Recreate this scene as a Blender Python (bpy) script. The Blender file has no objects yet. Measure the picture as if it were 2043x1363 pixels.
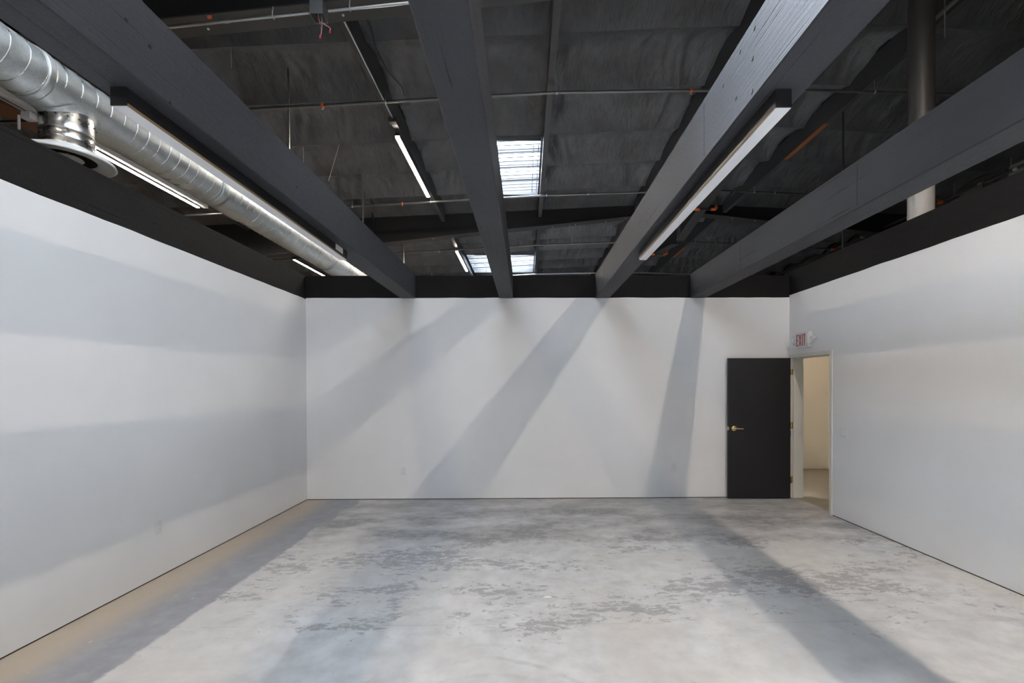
import bpy, bmesh, math, random
from mathutils import Vector, Matrix, noise
random.seed(7)
PI = math.pi
C = bpy.context.scene.collection
EYE = 1.65          # eye height above the floor; heights written H(h) are measured from the eye line
def H(h): return EYE + h

# ------------------------------------------------------------------ mesh builder
class MB:
    def __init__(s): s.v = []; s.f = []; s.sm = []
    def add(s, vs, fs, smooth=False):
        o = len(s.v); s.v += [tuple(v) for v in vs]
        for f in fs: s.f.append([i + o for i in f]); s.sm.append(smooth)
        return s
    def box(s, x0, x1, y0, y1, z0, z1):
        vs = [(x0,y0,z0),(x1,y0,z0),(x1,y1,z0),(x0,y1,z0),(x0,y0,z1),(x1,y0,z1),(x1,y1,z1),(x0,y1,z1)]
        return s.add(vs, [(0,3,2,1),(4,5,6,7),(0,1,5,4),(1,2,6,5),(2,3,7,6),(3,0,4,7)])
    def bbox(s, x0, x1, y0, y1, z0, z1, b=.004, seg=1):
        bm = bmesh.new(); bmesh.ops.create_cube(bm, size=1)
        for v in bm.verts:
            v.co = Vector(((x0+x1)/2 + v.co.x*(x1-x0), (y0+y1)/2 + v.co.y*(y1-y0), (z0+z1)/2 + v.co.z*(z1-z0)))
        bmesh.ops.bevel(bm, geom=bm.edges[:], offset=b, segments=seg, affect='EDGES', profile=.6)
        bm.verts.index_update()
        s.add([v.co[:] for v in bm.verts], [[v.index for v in f.verts] for f in bm.faces]); bm.free(); return s
    def hexa(s, a, b):       # two quads of four points each
        return s.add(list(a) + list(b), [(3,2,1,0),(4,5,6,7),(0,1,5,4),(1,2,6,5),(2,3,7,6),(3,0,4,7)])
    def tube(s, pts, r, n=10, caps=True, smooth=True):
        pts = [Vector(p) for p in pts]; rs = r if isinstance(r, (list, tuple)) else [r]*len(pts)
        rings = []; t0 = (pts[1]-pts[0]).normalized()
        up = Vector((0,0,1)) if abs(t0.z) < .9 else Vector((0,1,0))
        u = t0.cross(up).normalized()
        for i, p in enumerate(pts):
            a = pts[max(i-1,0)]; b = pts[min(i+1,len(pts)-1)]; t = (b-a)
            t = t.normalized() if t.length > 1e-9 else t0
            u = (u - t*u.dot(t)).normalized(); w = t.cross(u)
            rings.append([p + (u*math.cos(2*PI*k/n) + w*math.sin(2*PI*k/n))*rs[i] for k in range(n)])
        vs = [q for R in rings for q in R]; fs = []
        for i in range(len(pts)-1):
            for k in range(n):
                k2 = (k+1) % n; fs.append((i*n+k, i*n+k2, (i+1)*n+k2, (i+1)*n+k))
        s.add(vs, fs, smooth)
        if caps:
            s.add(rings[0], [list(range(n))[::-1]]); s.add(rings[-1], [list(range(n))])
        return s
    def lathe(s, prof, c=(0,0,0), axis='z', n=40, smooth=True):
        vs = []; fs = []
        for (r, h) in prof:
            for k in range(n):
                a = 2*PI*k/n; x, y = r*math.cos(a), r*math.sin(a)
                p = {'z': (x, y, h), 'y': (x, h, y), 'x': (h, x, y)}[axis]
                vs.append((p[0]+c[0], p[1]+c[1], p[2]+c[2]))
        for i in range(len(prof)-1):
            for k in range(n):
                k2 = (k+1) % n; fs.append((i*n+k, i*n+k2, (i+1)*n+k2, (i+1)*n+k))
        return s.add(vs, fs, smooth)
    def grid(s, P, smooth=True):
        ny = len(P); nx = len(P[0]); vs = [p for row in P for p in row]; fs = []
        for j in range(ny-1):
            for i in range(nx-1):
                a = j*nx+i; fs.append((a, a+1, a+nx+1, a+nx))
        return s.add(vs, fs, smooth)

def wloc(o):
    p = Vector((0,0,0))
    while o is not None: p += Vector(o.location); o = o.parent
    return p
def obj(name, mb, mat, parent=None, origin=None):
    og = wloc(parent) if parent is not None else Vector(origin if origin is not None else (0,0,0))
    me = bpy.data.meshes.new(name)
    me.from_pydata([tuple(Vector(v)-og) for v in mb.v], [], mb.f); me.validate()
    if len(me.polygons) == len(mb.sm): me.polygons.foreach_set('use_smooth', mb.sm)
    me.materials.append(mat)
    bm = bmesh.new(); bm.from_mesh(me); bmesh.ops.recalc_face_normals(bm, faces=bm.faces[:]); bm.to_mesh(me); bm.free()
    o = bpy.data.objects.new(name, me); C.objects.link(o)
    if parent is not None: o.parent = parent
    else: o.location = og
    return o
def tag(o, label, cat, group=None):
    o['label'] = label; o['category'] = cat
    if group: o['group'] = group
    return o
def thing(name, label, cat, loc, group=None):
    o = bpy.data.objects.new(name, None); C.objects.link(o); o.location = loc; o.empty_display_size = .1
    return tag(o, label, cat, group)
def struct(o, label=None):
    o['kind'] = 'structure'
    if label: o['label'] = label
    return o
def dup(root, loc, label=None, group=None):
    r = root.copy(); C.objects.link(r); r.location = loc
    if label: r['label'] = label
    if group: r['group'] = group
    for ch in list(root.children):
        c = ch.copy(); C.objects.link(c); c.parent = r
        for g in ch.children:
            d = g.copy(); C.objects.link(d); d.parent = c
    return r

# ------------------------------------------------------------------ materials
def mat(name, col=(.5,.5,.5), rough=.5, metal=0., spec=.5):
    m = bpy.data.materials.new(name); m.use_nodes = True; b = m.node_tree.nodes['Principled BSDF']
    b.inputs['Base Color'].default_value = (*col, 1); b.inputs['Roughness'].default_value = rough
    b.inputs['Metallic'].default_value = metal; b.inputs['Specular IOR Level'].default_value = spec
    return m
class N:
    def __init__(s, m): s.t = m.node_tree; s.b = s.t.nodes['Principled BSDF']
    def n(s, typ, **kw):
        x = s.t.nodes.new(typ)
        for k, v in kw.items():
            if k.startswith('i_'): x.inputs[k[2:].replace('_', ' ')].default_value = v
            else: setattr(x, k, v)
        return x
    def l(s, a, b): s.t.links.new(a, b)
    def pos(s, scale=(1,1,1), loc=(0,0,0)):
        g = s.n('ShaderNodeNewGeometry'); m = s.n('ShaderNodeMapping'); m.inputs['Scale'].default_value = scale; m.inputs['Location'].default_value = loc
        s.l(g.outputs['Position'], m.inputs['Vector']); return m.outputs['Vector']
    def noise(s, vec, scale, detail=4, rough=.55, dist=0.):
        x = s.n('ShaderNodeTexNoise'); x.inputs['Scale'].default_value = scale; x.inputs['Detail'].default_value = detail
        x.inputs['Roughness'].default_value = rough; x.inputs['Distortion'].default_value = dist; s.l(vec, x.inputs['Vector']); return x.outputs['Fac']
    def ramp(s, fac, pts):
        r = s.n('ShaderNodeValToRGB'); e = r.color_ramp.elements
        while len(e) < len(pts): e.new(.5)
        for k, (p, c) in enumerate(pts): e[k].position = p; e[k].color = (*c, 1) if len(c) == 3 else c
        s.l(fac, r.inputs['Fac']); return r.outputs['Color']
    def rng(s, v, a, b, c=0., d=1.):
        m = s.n('ShaderNodeMapRange'); m.inputs[1].default_value = a; m.inputs[2].default_value = b; m.inputs[3].default_value = c; m.inputs[4].default_value = d
        m.interpolation_type = 'SMOOTHSTEP'; s.l(v, m.inputs[0]); return m.outputs[0]
    def m(s, op, a, b=None, clamp=False):
        x = s.n('ShaderNodeMath', operation=op, use_clamp=clamp)
        for k, v in enumerate((a, b)):
            if v is None: continue
            if isinstance(v, (int, float)): x.inputs[k].default_value = v
            else: s.l(v, x.inputs[k])
        return x.outputs[0]
    def mix(s, f, a, b, mode='MIX'):
        x = s.n('ShaderNodeMix', data_type='RGBA', blend_type=mode)
        for k, v in ((0, f), (6, a), (7, b)):
            if isinstance(v, (int, float)): x.inputs[k].default_value = v
            elif isinstance(v, tuple): x.inputs[k].default_value = (*v, 1)
            else: s.l(v, x.inputs[k])
        return x.outputs[2]
    def bump(s, h, strength=.3, dist=.01, prev=None):
        x = s.n('ShaderNodeBump'); x.inputs['Strength'].default_value = strength; x.inputs['Distance'].default_value = dist
        s.l(h, x.inputs['Height'])
        if prev is not None: s.l(prev, x.inputs['Normal'])
        return x.outputs['Normal']

def m_wall(name, col):
    m = mat(name, col, .7, 0, .3); q = N(m); p = q.pos()
    a = q.noise(p, 1.1, 3); c = q.mix(q.rng(a, .35, .65), tuple(x*.985 for x in col), tuple(min(1, x*1.015) for x in col))
    q.l(c, q.b.inputs['Base Color'])
    q.l(q.bump(q.noise(p, 160, 2), .12, .002), q.b.inputs['Normal']); return m
M_wall = m_wall('white_wall_paint', (.80,.80,.81))
M_hall = m_wall('cream_wall_paint', (.74,.67,.55))
M_frame = mat('cream_frame_paint', (.70,.68,.62), .45)

def m_beam(name, col, rough=.5, spec=.5):
    m = mat(name, col, rough, 0, spec); q = N(m)
    p = q.pos((28, .9, 28)); grain = q.noise(p, 1.6, 6, .65, 1.2)
    p2 = q.pos(); fine = q.noise(p2, 90, 3); big = q.noise(q.pos((1,.35,1)), 1.7, 4)
    c = q.mix(q.rng(big, .3, .7), tuple(x*.86 for x in col), tuple(x*1.18 for x in col))
    crack = q.rng(q.noise(q.pos((34, .5, 34), (3,1,7)), 1.9, 3, .5, .6), .66, .72)
    c = q.mix(crack, c, tuple(x*.35 for x in col)); q.l(c, q.b.inputs['Base Color'])
    q.l(q.rng(fine, .2, .8, rough-.08, rough+.1), q.b.inputs['Roughness'])
    hgt = q.m('ADD', q.m('MULTIPLY', grain, .8), q.m('MULTIPLY', fine, .25)); hgt = q.m('SUBTRACT', hgt, q.m('MULTIPLY', crack, .9))
    q.l(q.bump(hgt, .45, .006), q.b.inputs['Normal']); return m
M_beam = m_beam('dark_painted_wood', (.043,.045,.052), .55, .16)
M_ledger = m_beam('black_painted_wood', (.011,.0105,.011), .7, .15)

def m_fabric():
    m = mat('black_insulation_facing', (.040,.040,.042), .46, 0, .5); q = N(m); p = q.pos()
    a = q.noise(p, 2.2, 4, .6); c = q.mix(q.rng(a, .3, .7), (.066,.068,.074), (.104,.107,.115)); q.l(c, q.b.inputs['Base Color'])
    w = q.noise(q.pos((5.5, 1.6, 1)), 2.6, 5, .6, 1.4); f = q.noise(p, 60, 2)
    w2 = q.noise(q.pos((1.3, .5, 1), (4,1,2)), 4.2, 3, .5, 1.0)
    q.l(q.bump(q.m('ADD', q.m('MULTIPLY', w2, .8), q.m('MULTIPLY', w, .35)), .55, .06), q.b.inputs['Normal']); return m
M_fab = m_fabric()
M_purlin = mat('black_purlin_paint', (.055,.055,.058), .5)
M_steel = mat('black_rafter_paint', (.016,.016,.018), .55)
M_flange = mat('dark_flange_paint', (.045,.044,.044), .5)
M_unp = mat('bare_orange_wood', (.30,.105,.038), .7)
M_black = mat('black_metal', (.012,.012,.014), .35)
M_dark = mat('dark_void', (.008,.008,.008), .9)
M_gap = mat('dark_gap', (.06,.045,.035), .9)
M_out = mat('outer_dark_wall', (.05,.048,.045), .8)
M_conc_out = mat('pale_concrete_panel', (.30,.32,.30), .8)

def m_galv(name, base, rough, scl=9):
    m = mat(name, base, rough, 1.0); q = N(m); p = q.pos()
    sp = q.n('ShaderNodeTexVoronoi'); sp.inputs['Scale'].default_value = 55; q.l(p, sp.inputs['Vector'])
    c = q.mix(q.rng(sp.outputs['Distance'], .1, .6), tuple(x*.93 for x in base), tuple(min(1,x*1.05) for x in base)); q.l(c, q.b.inputs['Base Color'])
    q.l(q.rng(q.noise(p, scl, 3), .3, .7, rough-.06, rough+.1), q.b.inputs['Roughness'])
    q.l(q.bump(q.noise(q.pos((1,3,1)), 6, 2), .12, .01), q.b.inputs['Normal']); return m
M_duct = m_galv('galvanised_duct', (.70,.73,.73), .50)
M_seam = m_galv('duct_seam_metal', (.80,.82,.82), .30)
M_collar = m_galv('bright_sheet_metal', (.66,.64,.61), .27)
M_cond = mat('silver_conduit', (.66,.67,.68), .32, 1.0)
M_pipe = mat('grey_sprinkler_pipe', (.20,.20,.20), .32, .8)
M_blackpipe = mat('black_sprinkler_pipe', (.05,.05,.05), .35, .3)
M_white = mat('white_enamel', (.78,.79,.78), .35)
M_plast = mat('white_plastic', (.72,.72,.74), .35)
M_slot = mat('socket_slot', (.10,.10,.11), .5)
M_orange = mat('orange_coupling', (.85,.17,.04), .4)
M_red = mat('red_plastic', (.55,.03,.02), .4)
M_brass = mat('polished_brass', (.80,.62,.28), .22, 1.0)
M_blue = mat('blue_tape', (.05,.16,.55), .5)
M_door = mat('black_door_paint', (.012,.011,.014), .5, 0, .35)
M_tan = mat('tan_lens_side', (.22,.16,.09), .5)
M_diff = mat('frosted_diffuser', (.78,.78,.80), .5)
M_wire = mat('pale_wire', (.7,.68,.68), .4)
M_pcb = mat('green_box_interior', (.03,.08,.04), .6)
M_exitred = mat('exit_red', (.40,.02,.015), .5)
M_kraft = mat('brown_kraft', (.13,.055,.022), .7)
M_wireway = mat('pale_wireway', (.80,.82,.86), .4)

def m_emit(name, col, s):
    m = mat(name, (.9,.9,.9), .4); b = m.node_tree.nodes['Principled BSDF']
    b.inputs['Emission Color'].default_value = (*col, 1); b.inputs['Emission Strength'].default_value = s; return m
S_TUBE = 138.; S_SKY = 6.6
M_tube = m_emit('lit_tube', (1., .87, .73), S_TUBE)
M_sky = m_emit('daylit_acrylic', (.80, .90, 1.), S_SKY)
_t = M_sky.node_tree; _p = _t.nodes['Principled BSDF']; _x = _t.nodes.new('ShaderNodeMixShader'); _x.inputs[0].default_value = .5
_c = _t.nodes.new('ShaderNodeBsdfTransparent'); _t.links.new(_c.outputs[0], _x.inputs[1]); _t.links.new(_p.outputs[0], _x.inputs[2])
_t.links.new(_x.outputs[0], _t.nodes['Material Output'].inputs['Surface'])   # hazy acrylic: half of the daylight passes straight through

def m_column():
    m = mat('column_paint', (.3,.3,.3), .45); q = N(m)
    g = q.n('ShaderNodeNewGeometry'); sx = q.n('ShaderNodeSeparateXYZ'); q.l(g.outputs['Position'], sx.inputs[0])
    z = q.m('ADD', sx.outputs['Z'], q.m('MULTIPLY', q.noise(q.pos(), 2.5, 4), .5))
    f = q.rng(z, H(2.15), H(3.1)); q.l(q.mix(f, (.46,.45,.44), (.035,.033,.032)), q.b.inputs['Base Color']); return m
M_col = m_column()

def m_floor():
    m = mat('skim_coated_concrete', (.6,.6,.6), .55, 0, .35); q = N(m)
    g = q.n('ShaderNodeNewGeometry'); sx = q.n('ShaderNodeSeparateXYZ'); q.l(g.outputs['Position'], sx.inputs[0])
    X, Y = sx.outputs['X'], sx.outputs['Y']; p = q.pos()
    n1 = q.noise(p, 1.1, 5, .6); n2 = q.noise(p, 6, 5, .6); nf = q.noise(p, 110, 2)
    # pale skim coat
    skim = q.mix(q.rng(n1, .3, .7), (.57,.57,.575), (.68,.69,.71))
    skim = q.mix(q.rng(n2, .25, .8), skim, (.50,.50,.505)); 
    skim = q.mix(q.rng(q.noise(q.pos((1,1,1),(5,2,0)), .5, 3), .42, .6), skim, q.mix(.5, skim, (.60,.56,.52)))
    # grey wear streaks, broken into flakes and gathered in a belt across the room
    w1 = q.noise(q.pos((1.0, 1.9, 1)), 9.5, 10, .78, .4); area = q.noise(q.pos((.6, 1.0, 1), (2,7,0)), 1.7, 5, .65)
    belt = q.m('MULTIPLY', q.rng(Y, 2.75, 3.3), q.rng(Y, 6.9, 5.9))
    thr = q.m('ADD', w1, q.m('MULTIPLY', q.m('SUBTRACT', area, .5), .95)); thr = q.m('ADD', thr, q.m('MULTIPLY', q.m('SUBTRACT', belt, 1.), .16))
    worn_shade = q.m('MULTIPLY', q.rng(q.m('ADD', Y, q.m('MULTIPLY', n2, .5)), 5.0, 5.35), q.rng(area, .34, .60))   # mottled wear plus painted shade where the skylight's light stops short
    skim = q.mix(q.m('MULTIPLY', worn_shade, .68), skim, (.27,.265,.26))
    flake = q.rng(thr, .555, .59); c = q.mix(q.m('MULTIPLY', flake, .60), skim, (.215,.215,.225))
    haze = q.rng(q.noise(q.pos((.8,1.6,1),(4,4,0)), 3.2, 6, .7), .50, .68); c = q.mix(q.m('MULTIPLY', q.m('MULTIPLY', haze, belt), .28), c, (.27,.275,.29))
    # swirls left by the trowel
    for (cx, cy, sc, off) in ((-.75, 1.75, 17, 0), (-.2, 2.15, 13, 3), (1.5, 1.6, 11, 6), (-1.9, 1.9, 15, 1), (.6,1.2,9,4)):
        w = q.n('ShaderNodeTexWave', wave_type='RINGS', rings_direction='Z'); w.inputs['Scale'].default_value = sc/6; w.inputs['Distortion'].default_value = 3.0
        w.inputs['Detail'].default_value = 4; w.inputs['Detail Scale'].default_value = 1.2; q.l(q.pos((1,1,1), (-cx,-cy,off)), w.inputs['Vector'])
        d = q.n('ShaderNodeVectorMath', operation='DISTANCE'); q.l(q.pos((1,1,0)), d.inputs[0]); d.inputs[1].default_value = (cx,cy,0)
        msk = q.m('MULTIPLY', q.rng(d.outputs['Value'], 1.05, .45), q.rng(q.noise(p, 2.3, 3), .45, .62))
        c = q.mix(q.m('MULTIPLY', q.m('MULTIPLY', q.rng(w.outputs['Fac'], .74, .98), msk), .45), c, (.30,.31,.33))
    # grey strip along the left wall, turning beige toward it
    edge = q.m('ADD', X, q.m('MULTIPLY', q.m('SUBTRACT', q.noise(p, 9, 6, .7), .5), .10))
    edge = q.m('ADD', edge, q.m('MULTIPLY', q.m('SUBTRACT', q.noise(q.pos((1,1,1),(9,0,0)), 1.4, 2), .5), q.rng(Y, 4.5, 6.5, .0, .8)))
    bare = q.rng(edge, -2.40, -2.44)  # mask of the grey strip along the left wall
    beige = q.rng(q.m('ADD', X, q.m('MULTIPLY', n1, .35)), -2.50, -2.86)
    slab = q.mix(q.rng(n2, .3, .75), (.27,.275,.295), (.36,.365,.385)); slab = q.mix(beige, slab, (.46,.395,.32))  # grey strip colour, beige toward the wall
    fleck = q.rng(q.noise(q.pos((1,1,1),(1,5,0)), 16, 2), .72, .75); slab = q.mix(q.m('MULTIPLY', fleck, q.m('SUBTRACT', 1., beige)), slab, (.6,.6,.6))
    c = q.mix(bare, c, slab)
    # straight saw joints, hairline
    j = q.m('ABSOLUTE', q.m('SUBTRACT', Y, q.m('ADD', 3.20, q.m('MULTIPLY', n2, .02))))
    c = q.mix(q.m('MULTIPLY', q.m('MULTIPLY', q.rng(j, .008, .002), q.rng(n2, .4, .6)), .3), c, (.28,.28,.28))
    far = q.m('MULTIPLY', q.rng(X, 3.9, 3.98), q.rng(Y, 5, 5.1)); c = q.mix(far, c, q.mix(q.rng(n2, .3, .7), (.30,.27,.20), (.38,.33,.25)))
    spk = q.rng(q.noise(p, 42, 1), .80, .82); c = q.mix(q.m('MULTIPLY', spk, .8), c, (.10,.10,.10))
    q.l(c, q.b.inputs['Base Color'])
    q.l(q.rng(n2, .2, .8, .42, .62), q.b.inputs['Roughness'])
    q.l(q.bump(q.m('ADD', q.m('MULTIPLY', nf, .15), q.m('SUBTRACT', n2, q.m('MULTIPLY', flake, .5))), .18, .004), q.b.inputs['Normal'])
    return m
M_floor = m_floor()

# ------------------------------------------------------------------ dimensions
XL, XR, YB, YF = -3.19, 3.86, 6.80, -8.0      # room faces
TL, TR_, TB = H(1.267), H(1.315), H(1.283)    # tops of the white walls
AL, AR, AB = H(1.604), H(1.66), H(1.606)      # tops of the black bands
OX0, OX1, OY0, OY1 = -10.6, 11.2, -8.6, 20.6  # outer shell
XRG = 4.0
def roofh(x): return (4.333 + .047*x) if x < XRG else (4.333 + .047*XRG - .047*(x-XRG))   # purlin undersides
def hj(x): return roofh(x) + .235
def rafh(x): return min(4.10 + .107*(x if x < XRG else 2*XRG-x), 4.47)

# ------------------------------------------------------------------ the setting
struct(obj('floor', MB().box(OX0, OX1, OY0, OY1, -.12, 0), M_floor), 'pale skim-coated concrete floor with grey wear patches')
def ragged(mb, axis, fixed, a0, a1, z0, z1, th, amp=.004):
    # wall slab whose painted top edge wanders a little
    n = int(abs(a1-a0)/.12)+2; top = [z1 + amp*(noise.noise(Vector((i*.37, fixed, 3)))*1.6) for i in range(n)]
    for i in range(n-1):
        p0 = a0+(a1-a0)*i/(n-1); p1 = a0+(a1-a0)*(i+1)/(n-1); q = []
        if axis == 'y':
            A = [(fixed,p0,z0),(fixed,p1,z0),(fixed,p1,top[i+1]),(fixed,p0,top[i])]; B = [(fixed+th,y,z) for (_,y,z) in A]
        else:
            A = [(p0,fixed,z0),(p1,fixed,z0),(p1,fixed,top[i+1]),(p0,fixed,top[i])]; B = [(x,fixed+th,z) for (x,_,z) in A]
        o = len(mb.v); mb.v += A + B
        mb.f += [[o,o+1,o+2,o+3],[o+7,o+6,o+5,o+4],[o+3,o+2,o+6,o+7],[o+1,o,o+4,o+5]]; mb.sm += [False]*4
    return mb
G = .011
struct(obj('wall_left', ragged(MB(), 'y', XL, YF, YB, G, TL, -.012).box(XL-.13, XL-.012, YF, YB+.13, G, TL), M_wall), 'white painted wall on the left')
struct(obj('wall_back', ragged(MB(), 'x', YB, XL, XR, G, TB, .012).box(XL-.13, 4.03, YB+.012, YB+.13, G, TB), M_wall), 'white painted end wall facing the camera')
wr = ragged(MB(), 'y', XR, YF, 5.85, G, TR_, .012).box(XR+.012, 4.03, YF, 5.85, G, TR_)
ragged(wr, 'y', XR, 5.85, YB, 2.08, TR_, .012).box(XR+.012, 4.03, 5.85, YB, 2.08, TR_)
struct(obj('wall_right', wr, M_wall), 'white painted wall on the right with the doorway')
struct(obj('wall_front', MB().box(XL-.13, 4.03, YF-.13, YF, 0, 2.93), M_wall), 'white wall behind the camera')
struct(obj('trim_1', MB().box(XL-.11, XL-.004, YF, YB, 0, G), M_gap), 'dark gap under the left wall')
struct(obj('trim_2', MB().box(XL, XR, YB+.004, YB+.11, 0, G), M_gap), 'dark gap under the end wall')
struct(obj('trim_3', MB().box(XR+.004, 4.0, YF, 5.84, 0, G), M_gap), 'dark gap under the right wall')
struct(obj('wall_outer_left', MB().box(OX0-.2, OX0, OY0, OY1, 0, 7.1), M_out), 'dark outer wall of the building far left')
struct(obj('wall_outer_right', MB().box(OX1, OX1+.2, OY0, OY1, 0, 7.1), M_out), 'dark outer wall of the building far right')
struct(obj('wall_outer_back', MB().box(OX0, OX1, OY1, OY1+.2, 0, 7.1), M_out), 'dark outer wall far behind the end wall')
struct(obj('wall_outer_front', MB().box(OX0, OX1, OY0-.2, OY0, 0, 7.1), M_out), 'dark outer wall behind the camera')
struct(obj('wall_hall', MB().box(4.03, 8.2, 9.05, 9.17, .008, 2.93), M_hall), 'cream wall at the end of the hallway')
struct(obj('wall_hall_side', MB().box(5.9, 6.02, 3.0, 9.05, .008, 2.93), M_hall), 'cream side wall of the hallway')

# ceiling: black faced insulation pillowing up between the joists
PX = [-9.576, -7.09, -4.604, -2.117, .369, 2.855, 5.15, 7.64, 10.13]
edges = [OX0] + PX + [OX1]
SKY = [(-2.03, .31, 1.22, 3.66), (-1.25, .31, 8.54, 10.98), (-2.03, .31, 15.86, 18.30), (-2.03, .31, -6.10, -3.66)]
def fab_z(x, y, x0, x1):
    s = ((y-4.88)/1.22) % 1.0; arch = math.sin(PI*s)**.85 if 0 < s < 1 else 0.
    e = min(1., min(abs(x-x0), abs(x1-x))/.30); e = e*e*(3-2*e)
    k = math.floor((y-4.88)/1.22); v = noise.noise(Vector((x0*1.7, k*2.3, 4)))
    d = (.30 + .06*v)*arch*(.45+.55*e)
    # long soft sags and diagonal pull creases toward the purlins
    w = noise.noise(Vector((x*1.1, y*2.0, x0)))*.030*arch
    u = x*4.6 + y*(2.2 if (k % 2) else -2.2); cr = 1-abs(noise.noise(Vector((u, y*.8, x0*3+k))))
    w += (cr**5)*.030*arch*(1.25-.7*e)
    cr2 = 1-abs(noise.noise(Vector((x*9+y*5, y*1.5, 7+x0)))); w += (cr2**6)*.020*arch*(1.3-e)
    f1 = 1-abs(noise.noise(Vector((x*5.2+.6*math.sin(y*3), y*.55, 11+k+x0)))); f2 = max(0, noise.noise(Vector((x*.9, k*1.3, x0+5)))+.15)
    w -= (f1**4)*.13*arch*(s**1.5)*min(1, f2*2.2)
    return hj(x) + d + w + .012*noise.noise(Vector((x*2, y*5, 1)))*(1-arch)
ci = 0
for a, b in zip(edges[:-1], edges[1:]):
    x0, x1 = a+.035, b-.035
    vis = (a > -5 and b < 8)
    mb = MB()
    y = OY0
    ys = sorted(set([OY0, OY1] + [4.88+1.22*k for k in range(-12, 14) if OY0 < 4.88+1.22*k < OY1]))
    for y0, y1 in zip(ys[:-1], ys[1:]):
        segs = [(x0, x1)]
        for (sx0, sx1, sy0, sy1) in SKY:
            if x0 <= sx0 and sx1 <= x1+.05 and sy0-.01 <= y0 and y1 <= sy1+.01:
                segs = [(x0, sx0)] if sx0 - x0 > .12 else []
        hi = vis and y0 > 4.8
        for (s0, s1) in segs:
            nx = max(4, int((s1-s0)/(.038 if hi else .16))); ny = (30 if hi else 8) + 1
            P = [[(s0+(s1-s0)*i/nx, y0+(y1-y0)*(j/(ny-1)), H(fab_z(s0+(s1-s0)*i/nx, y0+(y1-y0)*min(max(j/(ny-1),.001),.999), x0, x1))) for i in range(nx+1)] for j in range(ny)]
            mb.grid(P)
    o = obj('ceiling', mb, M_fab); struct(o, 'black insulation facing sagging between roof joists'); ci += 1
# roof deck above the insulation, with the skylight wells left open
def decked(x): return 5.12 + .047*((x if x < XRG else 2*XRG-x))
deck = MB()
def dk(x0, x1, y0, y1):
    A = [(x0,y0,H(decked(x0))),(x1,y0,H(decked(x1))),(x1,y1,H(decked(x1))),(x0,y1,H(decked(x0)))]
    deck.hexa([(x,y,z) for x,y,z in A], [(x,y,z+.1) for x,y,z in A])
dk(OX0, -2.06, OY0, OY1); dk(.31, XRG, OY0, OY1); dk(XRG, OX1, OY0, OY1)
yy = OY0
for (sx0, sx1, sy0, sy1) in sorted(SKY, key=lambda s: s[2]):
    dk(-2.06, .31, yy, sy0)
    if sx0 > -2.0: dk(-2.06, sx0, sy0, sy1)
    yy = sy1
dk(-2.06, .31, yy, OY1)
struct(obj('roof_deck', deck, M_out), 'dark roof deck above the insulation')

# skylights: well, acrylic panel, cross joists and safety bars
M_well = mat('skylight_well_metal', (.15,.16,.18), .5)
M_bar = mat('skylight_bar', (.17,.18,.20), .5)
def skylight(n, s, label):
    x0, x1, y0, y1 = s; zc = H(decked((x0+x1)/2)) + .02; zb = lambda x: H(hj(x)-.03); t = .025; zp = H(4.90 + .047*(x0+x1)/2)
    w = MB()
    w.box(x0-.0, x0+t, y0, y1, zb(x0), zc); w.box(x1-t, x1, y0, y1, zb(x1), zc)
    w.box(x0+t, x1-t, y0, y0+t, zb(x0), zc); w.box(x0+t, x1-t, y1-t, y1, zb(x0), zc)
    r = struct(obj('window_%d' % n, w, M_well, origin=((x0+x1)/2, (y0+y1)/2, zb(x0))), label)
    obj('acrylic_panel', MB().box(x0+t, x1-t, y0+t, y1-t, zp-.02, zp), M_sky, r)
    for k in (1, 2, 3):
        yy = y0 + .61*k
        j = MB(); j.hexa([(x0+t,yy-.030,zb(x0)+.03),(x1-t,yy-.030,zb(x1)+.03),(x1-t,yy+.030,zb(x1)+.03),(x0+t,yy+.030,zb(x0)+.03)],
                         [(x0+t,yy-.030,zb(x0)+.14),(x1-t,yy-.030,zb(x1)+.14),(x1-t,yy+.030,zb(x1)+.14),(x0+t,yy+.030,zb(x0)+.14)])
        obj('cross_joist', j, M_bar, r)
    g = MB(); yy = y0 + .12
    while yy < y1-.05:
        g.tube([(x0+t, yy, zb(x0)+.005), (x1-t, yy, zb(x1)+.005)], .010, 6); yy += .155
    for xx in (x1-.06, x1-.16, x0+.5): g.tube([(xx, y0+.02, zb(xx)+.005), (xx, y1-.02, zb(xx)+.005)], .006, 6)
    obj('safety_grid', g, M_bar, r)
    return r
skylight(1, SKY[1], 'rectangular skylight with a safety grid, the nearer one in view')
skylight(2, SKY[2], 'skylight far beyond the end wall, partly behind a beam')
skylight(3, SKY[0], 'skylight above the room, out of frame overhead')
skylight(4, SKY[3], 'skylight behind the camera')

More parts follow.
